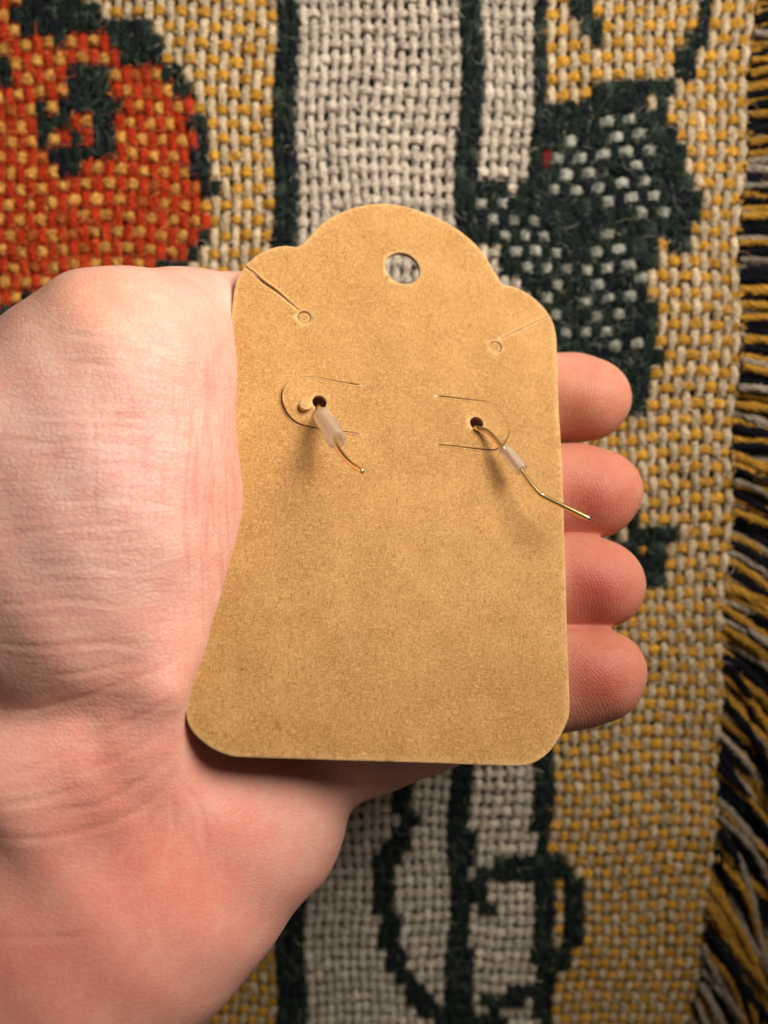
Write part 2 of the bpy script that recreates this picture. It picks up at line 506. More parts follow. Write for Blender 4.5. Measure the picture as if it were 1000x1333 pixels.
for i in range(NCOL):                    # every warp yarn
    v = np.arange(0, NR - 1 + 1e-6, 1.0 / SEG); v = np.minimum(v, NR - 1.0001)
    P = BP(np.full(len(v), i, float), v)
    h = cos_interp(HW[i], v); j = np.clip(np.rint(v).astype(int), 0, NR - 1)
    P[:, 2] += h; P[:, 0] += wander(len(v), 0.10, 2)
    w = cos_interp(WARPW[i], v) * (1 + 0.10 * np.clip(h / AMP, -1, 1)) * (1 + 0.05 * rng.normal(size=len(v)))
    w = w * (1 + wander(len(v), 0.06, 2))
    V, F, C, T = tube(P, np.tile(X_AX, (len(v), 1)), np.tile(Z_AX, (len(v), 1)), w, w * 0.74, WARPC[i, j], 2.6, 2, 0.09, rng.uniform(0, 6))
    mesh_obj('warp_yarn', V, F, YARN, blanket, bx0, C, attrs={'twist': T})
for j in range(NR):                      # every weft yarn
    u = np.arange(0, NCOL - 1 + 1e-6, 1.0 / SEG); u = np.minimum(u, NCOL - 1.0001)
    P = BP(u, np.full(len(u), j, float))
    h = cos_interp(HF[:, j], u); i = np.clip(np.rint(u).astype(int), 0, NCOL - 1)
    P[:, 2] += h; P[:, 1] += wander(len(u), 0.16, 2)
    w = cos_interp(WEFTW[:, j], u) * (1 + 0.12 * np.clip(h / AMP, -1, 1)) * (1 + 0.05 * rng.normal(size=len(u)))
    w = w * (1 + wander(len(u), 0.07, 2))
    tg = np.gradient(P, axis=0); sd = np.cross(Z_AX, tg); sd /= np.linalg.norm(sd, axis=1)[:, None]
    V, F, C, T = tube(P, sd, np.tile(Z_AX, (len(u), 1)), w, w * 0.62, WEFTC[i, j], 2.4, 2, 0.10, rng.uniform(0, 6))
    mesh_obj('weft_yarn', V, F, YARN, blanket, bx0, C, attrs={'twist': T})

# backing cloth under the open weave
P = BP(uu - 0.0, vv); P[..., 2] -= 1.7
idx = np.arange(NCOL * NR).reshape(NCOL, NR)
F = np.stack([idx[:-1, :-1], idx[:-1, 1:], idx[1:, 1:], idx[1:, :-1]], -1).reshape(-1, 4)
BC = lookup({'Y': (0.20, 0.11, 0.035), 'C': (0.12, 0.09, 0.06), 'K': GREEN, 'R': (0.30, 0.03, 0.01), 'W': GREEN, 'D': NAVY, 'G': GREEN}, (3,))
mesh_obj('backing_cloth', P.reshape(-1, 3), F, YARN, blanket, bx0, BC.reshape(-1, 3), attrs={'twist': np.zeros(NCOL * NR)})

# fringe: free yarn ends leaving the right edge
FC = [NAVY, CREAM2, YEL, NAVY, YEL, CREAM2, YEL, NAVY]
FRP, FRC, FRA = [], [], []
k = 0
v = 0.0
while v < NR - 2:
    P0 = BP(-0.6, v)
    y = P0[1]
    ang = math.radians(np.interp(-y, [-115, -60, -15, 20, 60, 110], [5, -3, -13, -30, -46, -56]) + rng.normal(0, 7))
    bend = math.radians(np.interp(-y, [-115, 0, 110], [-6, -22, -14]) + rng.normal(0, 10))
    Lg = rng.uniform(38, 58); n = 90
    t = np.linspace(0, 1, n); a = ang + bend * np.sin(t * 1.7) + 0.12 * np.sin(t * rng.uniform(5, 9) + rng.uniform(0, 6))
    st = Lg / (n - 1)
    Q = np.zeros((n, 3)); Q[:, 0] = np.cumsum(np.cos(a)) * st; Q[:, 1] = np.cumsum(np.sin(a)) * st
    Q += P0; Q[:, 0] -= 0.8
    drop = rng.uniform(3, 9)
    Q[:, 2] += rng.uniform(-1.6, 0.9) + 1.0 * np.exp(-((t - 0.12) / 0.1) ** 2) - drop * t ** 1.5 + 0.7 * np.sin(t * rng.uniform(6, 12))
    Q[:, 2] = np.maximum(Q[:, 2], -71)
    tg = np.gradient(Q, axis=0); sd = np.cross(Z_AX, tg); sd /= np.linalg.norm(sd, axis=1)[:, None]
    r = rng.uniform(0.6, 1.0) * np.ones(n) * (1 - 0.35 * t ** 3) * (1 + 0.05 * rng.normal(size=n))
    c = np.array(FC[k % len(FC)] if rng.random() < 0.8 else FC[rng.integers(len(FC))]) * rng.uniform(0.45, 0.85)
    cols = np.tile(c, (n, 1)) * rng.uniform(0.92, 1.06, (n, 1))
    V, F, C, T = tube(Q, sd, np.tile(Z_AX, (n, 1)), r, r * 0.92, cols, 5.2, 2, 0.17, rng.uniform(0, 6))
    mesh_obj('fringe_strand', V, F, YARN, blanket, bx0, C, attrs={'twist': T})
    m = 70; q = rng.integers(2, 60, m); e = rng.uniform(-1, 1, m)
    FRP.append(Q[q] + sd[q] * (e * r[q])[:, None] + np.c_[np.zeros(m), np.zeros(m), r[q] * 0.95 * np.sqrt(1 - e * e) + 0.03])
    FRC.append(np.tile(c, (m, 1)) * rng.uniform(0.7, 1.5, (m, 1)) + 0.004); FRA.append(a[q] + rng.normal(0.35, 0.4, m) + np.where(rng.random(m) < 0.5, 0, np.pi))
    v += rng.uniform(0.28, 0.50); k += 1

# loose wool hairs standing off the yarns
def hairs(P0, cols, ang, L, r, lift, curl, n):
    """P0 m x 3 roots; m thin curved fibres with n rings, each a narrow ribbon rolled at random"""
    m = len(P0)
    cur = rng.normal(0, curl, m)
    t = np.linspace(0, 1, n)
    an = ang[:, None] + cur[:, None] * (t - 0.3) * 2
    q = np.zeros((m, n, 3))
    q[..., 0] = np.cumsum(np.cos(an), 1) * (L / n)[:, None]; q[..., 1] = np.cumsum(np.sin(an), 1) * (L / n)[:, None]
    q[..., :2] -= q[:, n // 2][:, None, :2] * 0.8
    q[..., 2] = lift[:, None] * np.sin(t[None] * np.pi * rng.uniform(0.5, 1.0, m)[:, None]); q += P0[:, None]
    roll = rng.normal(0, 0.5, m)[:, None]
    sd = np.stack([-np.sin(an) * np.cos(roll), np.cos(an) * np.cos(roll), np.sin(roll) * np.ones_like(an)], -1)
    rr = (r[:, None] * (1 - 0.6 * np.abs(2 * t - 0.8)))[..., None]
    V = np.stack([q - sd * rr, q + sd * rr], 2)
    o = (np.arange(m) * n * 2)[:, None]; sg = (np.arange(n - 1) * 2)[None]
    F = np.stack([o + sg, o + sg + 1, o + sg + 3, o + sg + 2], -1).reshape(-1, 4)
    return V.reshape(-1, 3), F, np.repeat(cols, n * 2, 0)
seen = (CX > -30) & (CX < 1030) & (CY > -30) & (CY < 1360)
seen &= ~in_poly(CX, CY, [(60, 420), (300, 400), (320, 330), (680, 400), (720, 500), (770, 560), (780, 900), (720, 980), (480, 990), (360, 1180), (200, 1333), (-40, 1400), (-40, 520)])
def lying(n_per):
    """fibres lying along the yarn that is uppermost at each crossing"""
    P_, C_, A_, m_ = [], [], [], 0
    for isw, sel in ((True, (top > 0) & seen), (False, (top < 0) & seen)):
        c = np.argwhere(sel); c = c[np.repeat(np.arange(len(c)), n_per)]
        i, j = c[:, 0], c[:, 1]; m = len(c)
        e = rng.uniform(-0.95, 0.95, m); f = rng.uniform(-0.75, 0.75, m)
        w = (WARPW if isw else WEFTW)[i, j]; h = (HW if isw else HF)[i, j]
        if isw: p = BP(i.astype(float), j + f); p[:, 0] += e * w
        else: p = BP(i + f, j.astype(float)); p[:, 1] += e * w
        p[:, 2] += h * (0.5 + 0.5 * np.cos(np.pi * f)) - 0.05 + (0.80 if isw else 0.70) * w * np.sqrt(1 - e * e) + rng.uniform(-0.02, 0.10, m)
        P_.append(p); C_.append((WARPC if isw else WEFTC)[i, j] * rng.uniform(0.75, 1.35, (m, 1)))
        A_.append(np.where(rng.random(m) < 0.5, 0, np.pi) + (np.pi / 2 if isw else 0) + rng.normal(0.25, 0.42, m))
    P_, C_, A_ = np.vstack(P_), np.vstack(C_), np.concatenate(A_); m = len(P_)
    return hairs(P_, C_, A_, rng.uniform(0.7, 2.0, m), rng.uniform(0.05, 0.10, m), rng.uniform(0.0, 0.22, m), 0.45, 4)
def halo(dens, pal, L0, L1, r0, r1, lift, curl, n):
    """loose fibres standing off the cloth in any direction"""
    I, J, C_ = [], [], []
    for k, dn in dens.items():
        cells = np.argwhere((reg == k) & seen)
        if len(cells) == 0: continue
        m = rng.poisson(dn * len(cells))
        c = cells[rng.integers(len(cells), size=m)]
        I.append(c[:, 0] + rng.uniform(-.6, .6, m)); J.append(c[:, 1] + rng.uniform(-.6, .6, m))
        cc = np.array([x[0] for x in pal[k]])[rng.choice(len(pal[k]), m, p=[x[1] for x in pal[k]])]
        C_.append(cc * rng.uniform(0.75, 1.25, (m, 1)))
    I, J, C_ = np.concatenate(I), np.concatenate(J), np.vstack(C_)
    P = BP(I, J); P[:, 2] += rng.uniform(1.0, 1.6, len(I)); m = len(I)
    return hairs(P, C_, rng.uniform(0, 2 * np.pi, m), rng.uniform(L0, L1, m), rng.uniform(r0, r1, m), rng.uniform(0.1, lift, m), curl, n)
dk = [((0.035, 0.058, 0.045), .48), ((0.07, 0.10, 0.082), .24), ((0.018, 0.020, 0.036), .20), ((0.26, 0.26, 0.20), .08)]
rd = [((0.62, 0.07, 0.018), .58), ((0.75, 0.26, 0.07), .26), ((0.36, 0.028, 0.01), .16)]
yl = [((0.72, 0.42, 0.11), .5), ((0.72, 0.62, 0.48), .5)]
cr = [((0.74, 0.65, 0.53), .90), ((0.3, 0.16, 0.08), .10)]
PAL = {'Y': yl, 'C': cr, 'K': dk, 'R': rd, 'W': dk, 'D': dk, 'G': dk}
FRP, FRC, FRA = np.vstack(FRP), np.vstack(FRC), np.concatenate(FRA); m = len(FRP)
parts_ = [hairs(FRP, FRC, FRA, rng.uniform(0.8, 2.8, m), rng.uniform(0.04, 0.085, m), rng.uniform(0.0, 0.35, m), 0.6, 4), lying(16),
          halo({'Y': 1.2, 'C': 1.0, 'K': 9, 'R': 8, 'W': 8, 'D': 6, 'G': 6}, PAL, 1.0, 2.6, 0.05, 0.085, 0.6, 0.9, 5),
          halo({'Y': 0.3, 'C': 0.22, 'K': 2.0, 'R': 1.3, 'W': 2.2, 'D': 2, 'G': 2}, PAL, 2.5, 7.0, 0.04, 0.065, 1.8, 1.3, 9)]
o_ = 0; VV, FF, CC = [], [], []
for V, F, C in parts_:
    VV.append(V); FF.append(F + o_); CC.append(C); o_ += len(V)
mesh_obj('fuzz', np.vstack(VV), np.vstack(FF), YARN, blanket, bx0, np.vstack(CC), attrs={'twist': np.zeros(o_)})['kind'] = 'stuff'

# ------------------------------------------------------------------ the card's plane
def rot(ax, ay, az):
    cx, sx, cy, sy, cz, sz = math.cos(ax), math.sin(ax), math.cos(ay), math.sin(ay), math.cos(az), math.sin(az)
    Rx = np.array([[1, 0, 0], [0, cx, -sx], [0, sx, cx]]); Ry = np.array([[cy, 0, sy], [0, 1, 0], [-sy, 0, cy]]); Rz = np.array([[cz, -sz, 0], [sz, cz, 0], [0, 0, 1]])
    return Rz @ Ry @ Rx
CR = rot(math.radians(-18.7), math.radians(12.6), math.radians(-6.4))
CT = np.array([1.8, 5.8, 0.2])
CN = CR[:, 2]
def zc(px, py):
    """height of the card's plane on the line of sight of a photo pixel"""
    d = np.array([(px - 500) / FPX, (666.5 - py) / FPX, -1.0])
    o = np.array([0, 0, DCAM])
    t = ((CT - o) @ CN) / (d @ CN)
    return (o + t * d)[2]
def card_uv(px, py):
    return (CR.T @ (U(px, py, zc(px, py)) - CT))[:2]
def UV(pts): return np.array([card_uv(*p) for p in pts])
def C2W(uv, h):
    uv = np.asarray(uv); h = np.broadcast_to(h, uv.shape[:1])
    return np.c_[uv, h] @ CR.T + CT

# ------------------------------------------------------------------ hand (one continuous skin)
def build_hand():
    G = 0.76
    lo = np.array([-100.0, -96.0, -40.0]); hi = np.array([46.0, 42.0, 32.0])
    n = ((hi - lo) / G).astype(int) + 1
    gx = (lo[0] + G * np.arange(n[0])).astype(np.float32)[:, None, None]
    gy = (lo[1] + G * np.arange(n[1])).astype(np.float32)[None, :, None]
    gz = (lo[2] + G * np.arange(n[2])).astype(np.float32)[None, None, :]
    BIG = np.float32(40)
    def cap(a, b, ra, rb):
        a = np.asarray(a, np.float32); b = np.asarray(b, np.float32); ab = b - a
        L = float(ab @ ab) + 1e-6
        t = np.clip(((gx - a[0]) * ab[0] + (gy - a[1]) * ab[1] + (gz - a[2]) * ab[2]) / L, 0, 1)
        d = np.sqrt((gx - a[0] - t * ab[0]) ** 2 + (gy - a[1] - t * ab[1]) ** 2 + (gz - a[2] - t * ab[2]) ** 2)
        return d - (ra + (rb - ra) * t)
    def ell(c, r):
        c = np.asarray(c, np.float32)
        q = np.sqrt(((gx - c[0]) / r[0]) ** 2 + ((gy - c[1]) / r[1]) ** 2 + ((gz - c[2]) / r[2]) ** 2)
        return (q - 1) * min(r)
    def smin(a, b, k):
        h = np.clip(0.5 + 0.5 * (b - a) / k, 0, 1)
        return b + (a - b) * h - k * h * (1 - h)
    def chain(pts, k):
        d = None
        for (a, ra), (b, rb) in zip(pts[:-1], pts[1:]):
            c = cap(a, b, ra, rb)
            d = c if d is None else smin(d, c, k)
        return d
    def S(px, py, z): return U(px, py, z)
    # ball of the thumb
    th = chain([(S(168, 505, 5), 12.6), (S(151, 625, 6.5), 13.8), (S(158, 690, 7), 14.3), (S(130, 755, 7), 15.0), (S(126, 806, 8.5), 13.2)], 6)
    th = smin(th, chain([(S(165, 490, 4), 12.6), (S(240, 434, -7), 8.6), (S(330, 428, -16), 8.2)], 5), 6)
    th = smin(th, chain([(S(150, 500, 3), 12.4), (S(25, 578, 2), 13.4), (S(-160, 690, -6), 17)], 8), 10)
    th = smin(th, chain([(S(112, 765, 6), 14.8), (S(-20, 760, 3), 17), (S(-170, 820, -4), 19)], 6), 8)
    th = smin(th, chain([(S(150, 625, 5), 13.5), (S(-10, 660, 5), 16)], 6), 8)
    # flesh pressed over the card's edge
    th = smin(th, chain([(S(222, 795, 12.3), 3.9), (S(217, 842, 14.2), 3.6), (S(208, 896, 17.2), 3.4)], 2), 5)
    # the thumb itself lies flat behind the card
    th = smin(th, chain([(S(330, 428, -16), 8.2), (S(430, 445, -24), 8.0), (S(500, 455, -26), 7.2)], 3), 4)
    # fold between the two pads
    fold = chain([(S(212, 938, 14.6), 3.2), (S(172, 955, 12), 7.6), (S(60, 1000, 10.5), 10.5), (S(-120, 1060, -3), 15)], 4)
    # heel and outer edge of the palm
    hy = chain([(S(334, 1064, -5), 13.2), (S(206, 1155, 2.5), 15.2), (S(92, 1252, 6), 16.4), (S(-60, 1380, 4), 19)], 8)
    hy = smin(hy, chain([(S(120, 1105, 4), 14.5), (S(-120, 1190, 0), 19)], 6), 8)
    hy = smin(hy, cap(S(222, 1028, 5.5), S(325, 1046, 0), 11.0, 11.5), 6)
    palm = chain([(S(-60, 900, -14), 14), (S(250, 820, -19), 11.5), (S(330, 720, -23), 9.5)], 6)
    palm = smin(palm, chain([(S(-60, 1000, -14), 14), (S(300, 930, -18), 11), (S(380, 900, -20), 10)], 6), 6)
    palm = smin(palm, chain([(S(-20, 700, -13), 14), (S(260, 620, -20), 10.5), (S(340, 580, -24), 9.5)], 6), 6)
    wrist = chain([(U(-120, 960, -14), 20), (U(-330, 1100, -18), 22)], 6)
    d = smin(th, palm, 5)
    d = smin(d, wrist, 10)
    d = smin(d, smin(smin(hy, palm, 5), fold, 6.5), 3.4)
    # fingers: knuckle -> tip, lying behind the card; front surface just under its back
    fing = []
    info = []
    def finger(pts):
        P = []
        for px, py, r, gap in pts:      # centre at a clear distance behind the card, still on the pixel's line of sight
            z = zc(px, py)
            for _ in range(30):
                p = U(px, py, z)
                z -= (p - CT) @ CN + r + gap + 0.5
            P.append((U(px, py, z), r))
        fing.append(chain(P, 2.0)); info.append((P[-2][0], P[-1][0], P[-1][1]))
    finger([(350, 575, 9.4, 4.0), (520, 535, 8.8, 1.6), (665, 519, 7.7, 0.9), (742, 518, 7.25, -0.9), (770, 521, 6.5, -1.9)])
    finger([(345, 700, 9.6, 7.5), (520, 665, 9.0, 4.0), (675, 642, 7.8, 0.9), (750, 640, 7.45, -1.2), (778, 642, 6.85, -2.4)])
    finger([(355, 818, 9.4, 7.5), (530, 778, 8.8, 4.0), (685, 759, 7.5, 0.9), (756, 757, 6.95, -1.0), (784, 761, 6.5, -2.2)])
    finger([(408, 985, 8.8, 11.5), (545, 934, 8.2, 7.0), (692, 889, 7.6, 1.6), (752, 881, 7.1, -0.8), (783, 876, 6.55, -2.2)])
    f = fing[0]
    for e in fing[1:]: f = smin(f, e, 0.15)
    d = smin(d, f, 2.6)
    d = np.minimum(d, BIG).astype(np.float32)
    for e in (0, 1, -1, -2):      # the wrist is closed where it ends
        d[e] = np.maximum(d[e], 0.5); d[:, e] = np.maximum(d[:, e], 0.5); d[:, :, e] = np.maximum(d[:, :, e], 0.5)
    # ---- surface nets
    s = d < 0
    c = [d[i:n[0] - 1 + i, j:n[1] - 1 + j, k:n[2] - 1 + k] for i in (0, 1) for j in (0, 1) for k in (0, 1)]
    sg = [a < 0 for a in c]
    cnt = sum(a.astype(np.int8) for a in sg)
    act = (cnt > 0) & (cnt < 8)
    ids = np.full(act.shape, -1, np.int64); ii = np.argwhere(act); ids[act] = np.arange(len(ii))
    vals = np.stack([a[act] for a in c], 1)
    offs = np.array([(i, j, k) for i in (0, 1) for j in (0, 1) for k in (0, 1)], float)
    acc = np.zeros((len(ii), 3)); num = np.zeros(len(ii))
    for a in range(8):
        for b in range(a + 1, 8):
            if np.abs(offs[a] - offs[b]).sum() != 1: continue
            va, vb = vals[:, a], vals[:, b]
            m = (va < 0) != (vb < 0)
            t = np.where(m, va / np.where(va == vb, 1, va - vb), 0)
            acc += np.where(m[:, None], offs[a] + t[:, None] * (offs[b] - offs[a]), 0); num += m
    V = lo + G * (ii + acc / num[:, None])
    quads = []
    for ax in range(3):
        o1, o2 = [(1, 2), (2, 0), (0, 1)][ax]
        sl0 = [slice(None)] * 3; sl1 = [slice(None)] * 3
        sl0[ax] = slice(0, -1); sl1[ax] = slice(1, None)
        A, B = s[tuple(sl0)], s[tuple(sl1)]
        E = np.argwhere(A != B)
        ok = (E[:, o1] > 0) & (E[:, o2] > 0) & (E[:, o1] < n[o1] - 1) & (E[:, o2] < n[o2] - 1)
        E = E[ok]; inside = A[tuple(E.T)]
        def cid(d1, d2):
            q = E.copy(); q[:, o1] -= d1; q[:, o2] -= d2
            return ids[tuple(q.T)]
        q = np.stack([cid(1, 1), cid(0, 1), cid(0, 0), cid(1, 0)], 1)
        q[~inside] = q[~inside][:, ::-1]
        quads.append(q)
    return V, np.vstack(quads), info

HVt, HQ, FINFO = build_hand()
def relax(V, Q, it, lam=0.5):
    n = len(V)
    e = np.vstack([Q[:, [0, 1]], Q[:, [1, 2]], Q[:, [2, 3]], Q[:, [3, 0]]])
    for k in range(it):
        s = np.zeros_like(V); c = np.zeros(n)
        for a, b in ((0, 1), (1, 0)):
            for ax in range(3): s[:, ax] += np.bincount(e[:, a], V[e[:, b], ax], n)
            c += np.bincount(e[:, a], minlength=n)
        L = s / np.maximum(c, 1)[:, None] - V
        V = V + (lam if k % 2 == 0 else -lam * 1.04) * L
    return V
HVt = relax(HVt, HQ, 8)
tmp = mesh_obj('tmp_hand', HVt, HQ, SKIN)
sub = tmp.modifiers.new('s', 'SUBSURF'); sub.levels = 1; sub.render_levels = 1
dg = bpy.context.evaluated_depsgraph_get()
me2 = bpy.data.meshes.new_from_object(tmp.evaluated_get(dg))
nv = len(me2.vertices)
HV2 = np.zeros(nv * 3, np.float32); me2.vertices.foreach_get('co', HV2); HV2 = HV2.reshape(-1, 3).astype(float) / MM
HN = np.zeros(nv * 3, np.float32); me2.vertices.foreach_get('normal', HN); HN = HN.reshape(-1, 3)
HQ2 = np.zeros(len(me2.loops), np.int32); me2.loops.foreach_get('vertex_index', HQ2); HQ2 = HQ2.reshape(-1, 4)
bpy.data.objects.remove(tmp); bpy.data.meshes.remove(me2)
hx, hy_ = to_px(HV2)
front = np.clip(HN[:, 2] * 2 + 0.4, 0, 1)
disp = np.zeros(nv)
FR = np.flatnonzero(front > 0)
def crease(pts, w, depth, lip=0.35, taper=True):
    """furrow along a line of the palm, in photo pixels (ten to the millimetre)"""
    P = smooth_curve(pts, 16)
    m = FR[(hx[FR] > P[:, 0].min() - 9 * w) & (hx[FR] < P[:, 0].max() + 9 * w) & (hy_[FR] > P[:, 1].min() - 9 * w) & (hy_[FR] < P[:, 1].max() + 9 * w)]
    d, t = dist_polyline(hx[m], hy_[m], P)
    k = np.clip(np.minimum(t, 1 - t) * 6, 0.0, 1) if taper else 1.0
    disp[m] += front[m] * k * depth * (-np.exp(-(d / w) ** 2) + lip * np.exp(-((d - 2.2 * w) / (1.4 * w)) ** 2))
for c_ in ([( -20, 838), (60, 842), (130, 838), (205, 846)], [(-20, 925), (50, 922), (130, 900), (205, 872), (240, 850)],
           [(-20, 700), (60, 690), (150, 682), (215, 668)], [(40, 655), (120, 648), (200, 655), (250, 668)],
           [(80, 470), (150, 476), (215, 492), (262, 515)], [(60, 430), (130, 440), (190, 446), (240, 462)],
           [(10, 535), (70, 542), (140, 540), (220, 552)], [(-10, 575), (60, 578), (120, 574), (190, 584)],
           [(95, 610), (150, 604), (215, 612)], [(120, 560), (170, 556), (230, 566)], [(20, 745), (90, 736), (170, 742)], [(-10, 790), (80, 782), (170, 790)],
           [(60, 880), (130, 872), (190, 860)]):
    crease(c_, 3.6, 0.10)
for c_ in ([(115, 500), (122, 560), (120, 620), (126, 690)], [(165, 490), (168, 560), (166, 640)], [(205, 520), (206, 600), (200, 690), (190, 780)],
           [(250, 540), (255, 620), (246, 720), (225, 820)], [(272, 540), (278, 620), (268, 720)], [(228, 530), (232, 620), (222, 720)]):
    crease(c_, 3.2, 0.05)
for c_ in ([(-20, 1092), (60, 1090), (130, 1076), (196, 1045), (232, 1000)], [(-20, 1020), (50, 998), (120, 962), (190, 930), (236, 906)],
           [(60, 1060), (130, 1046), (190, 1012), (222, 975)], [(100, 1010), (160, 984), (215, 950)], [(-10, 1050), (60, 1040), (120, 1018)]):
    crease(c_, 4.5, 0.11)
for c_ in ([(222, 1030), (226, 1080), (212, 1135)], [(205, 1045), (180, 1090), (150, 1140)], [(-10, 1220), (60, 1222), (110, 1218)],
           [(240, 1020), (262, 1060), (270, 1110)], [(455, 985), (462, 1030), (452, 1075)]):
    crease(c_, 4.0, 0.09)
HV2 = HV2 + HN * disp[:, None]
# slow unevenness of flesh
lump = 0.16 * np.sin(HV2[:, 0] * 0.31 + 1.0) * np.sin(HV2[:, 1] * 0.27) + 0.10 * np.sin(HV2[:, 0] * 0.6 + HV2[:, 1] * 0.45)
HV2 = HV2 + HN * lump[:, None]
# skin tint, with lit and dim parts of palm and fingertips painted in
base_skin = np.array([0.83, 0.50, 0.41])
tint = np.tile(base_skin, (nv, 1))
def blush_and_light(px, py, r, c, a):
    k = (a * np.exp(-(((hx - px) / r) ** 2 + ((hy_ - py) / r) ** 2)))[:, None]
    tint[:] = tint * (1 - k) + np.array(c) * k
PALE = (0.72, 0.52, 0.47); PINK = (0.74, 0.40, 0.335); ROSE = (0.90, 0.36, 0.27); GREY = (0.60, 0.40, 0.36)
blush_and_light(110, 560, 170, PALE, 0.8); blush_and_light(120, 380, 110, (0.74, 0.45, 0.30), 0.5)
blush_and_light(285, 620, 70, PINK, 0.75); blush_and_light(270, 480, 60, PINK, 0.5); blush_and_light(60, 760, 130, GREY, 0.55)
blush_and_light(130, 985, 90, (0.95, 0.50, 0.40), 0.8); blush_and_light(220, 1140, 170, ROSE, 0.75); blush_and_light(40, 1290, 150, (0.60, 0.24, 0.19), 0.85); blush_and_light(330, 1060, 90, PINK, 0.4)  # brighter fold and heel, dimmer lower left: light painted into the tint
blush_and_light(240, 920, 50, PINK, 0.5)
for px, py in ((765, 515), (780, 640), (785, 757), (780, 875)): blush_and_light(px, py, 95, (0.58, 0.255, 0.165), 1.0)
for px, py, r, a, c_ in ((757, 530, 48, 0.8, (0.47, 0.19, 0.105)), (778, 650, 46, 0.9, (0.47, 0.13, 0.09)), (782, 765, 46, 0.95, (0.46, 0.105, 0.08)), (780, 885, 50, 0.9, (0.42, 0.115, 0.075))):  # rosy pads; shade painted in as well, leaving the upper rims lighter
    blush_and_light(px, py, r, c_, a)
# wrinkle masks and finger ridges
wrk_h = np.clip(np.exp(-(((hx - 110) / 190) ** 2 + ((hy_ - 640) / 270) ** 2)) + 0.28 * np.exp(-(((hx - 120) / 150) ** 2 + ((hy_ - 1000) / 90) ** 2)), 0.06, 1)
wrk_v = np.clip(1.0 * np.exp(-(((hx - 275) / 60) ** 2 + ((hy_ - 650) / 190) ** 2)) + 0.25 * np.exp(-(((hx - 200) / 110) ** 2 + ((hy_ - 600) / 160) ** 2)) + 0.15 * np.exp(-(((hx - 230) / 60) ** 2 + ((hy_ - 1080) / 90) ** 2)), 0.0, 1)
ridge = np.zeros(nv); ridge_w = np.zeros(nv)
for q, (a, b, r) in enumerate(FINFO):
    ax = (b - a) / np.linalg.norm(b - a); sd = np.cross([0, 0, 1.0], ax); sd /= np.linalg.norm(sd)
    rel = HV2 - b; al = rel @ ax; ac = rel @ sd
    m = (al > -8) & (np.linalg.norm(rel - np.outer(np.clip(al, -9, 0), ax), axis=1) < r + 1.2)
    tilt = (0.15, 0.42, 0.55, 0.5)[q]
    ph_ = (al + tilt * ac + 0.055 * (ac - 1.0) ** 2) * 2 * np.pi / 0.52
    ridge[m] = ph_[m]; ridge_w[m] = np.clip(HN[m, 2] * 1.6, 0, 1)
hand_base = (-60, -50, -30)
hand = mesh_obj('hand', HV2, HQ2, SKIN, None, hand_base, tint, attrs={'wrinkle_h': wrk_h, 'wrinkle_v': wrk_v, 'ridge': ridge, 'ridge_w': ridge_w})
tag(hand, 'pale pink hand, palm up, gripping the kraft card with four fingertips showing beside it', 'hand')

# ------------------------------------------------------------------ the card
def resample(pts, step, closed=True):
    P = np.asarray(pts, float)
    if closed: P = np.vstack([P, P[:1]])
    L = np.r_[0, np.cumsum(np.linalg.norm(np.diff(P, axis=0), axis=1))]
    n = max(3, int(L[-1] / step))
    t = np.linspace(0, L[-1], n + 1)
    out = np.c_[np.interp(t, L, P[:, 0]), np.interp(t, L, P[:, 1])]
    return out[:-1] if closed else out

def offset_line(P, w):
    T = np.gradient(P, axis=0); T /= np.linalg.norm(T, axis=1)[:, None]
    Nn = np.c_[-T[:, 1], T[:, 0]]
    return P + Nn * w, P - Nn * w

slitL = UV([(319.5, 346.5), (331, 356), (342, 366), (352, 373), (363, 381), (377, 393), (390, 404)])
slitR = UV([(715.5, 410.5), (697, 419), (680, 427), (663, 435), (652, 440.5)])
sL_up, sL_dn = offset_line(smooth_curve(slitL, 26), np.linspace(0.10, 0.05, 26)[:, None])
sR_a, sR_b = offset_line(smooth_curve(slitR, 22), np.linspace(0.03, 0.035, 22)[:, None])
def sc(pts, n): return smooth_curve(UV(pts), n)
top_arc = sc([(388, 321.5), (400, 311), (412, 298), (425, 287), (445, 276), (470, 268), (497, 265), (525, 268), (555, 277), (585, 291), (610, 309), (630, 330), (643, 352), (654, 369)], 60)
r_sh = sc([(657, 371), (670, 373.5), (690, 384), (706, 398), (714.5, 409)], 22)
r_dn = sc([(716.5, 412), (721, 423), (724, 438), (725, 458), (727, 520), (731.5, 600), (735, 700), (738, 807), (740.5, 880), (741.5, 915), (740.5, 932), (736, 945), (727, 962), (714, 980), (695, 993), (674, 997), (640, 996), (544, 992.5), (436, 989.5), (328, 986), (301, 984), (278, 975), (259, 961), (247, 946), (242, 928), (242.5, 905), (250, 850), (263, 750), (280, 620), (296, 480), (298, 439), (301, 410), (304, 384), (307, 369), (311, 358), (318.5, 348.5)], 260)
l_sh = sc([(321.5, 343.5), (332, 334), (342, 328), (355, 323), (371, 320.5), (386, 322)], 22)
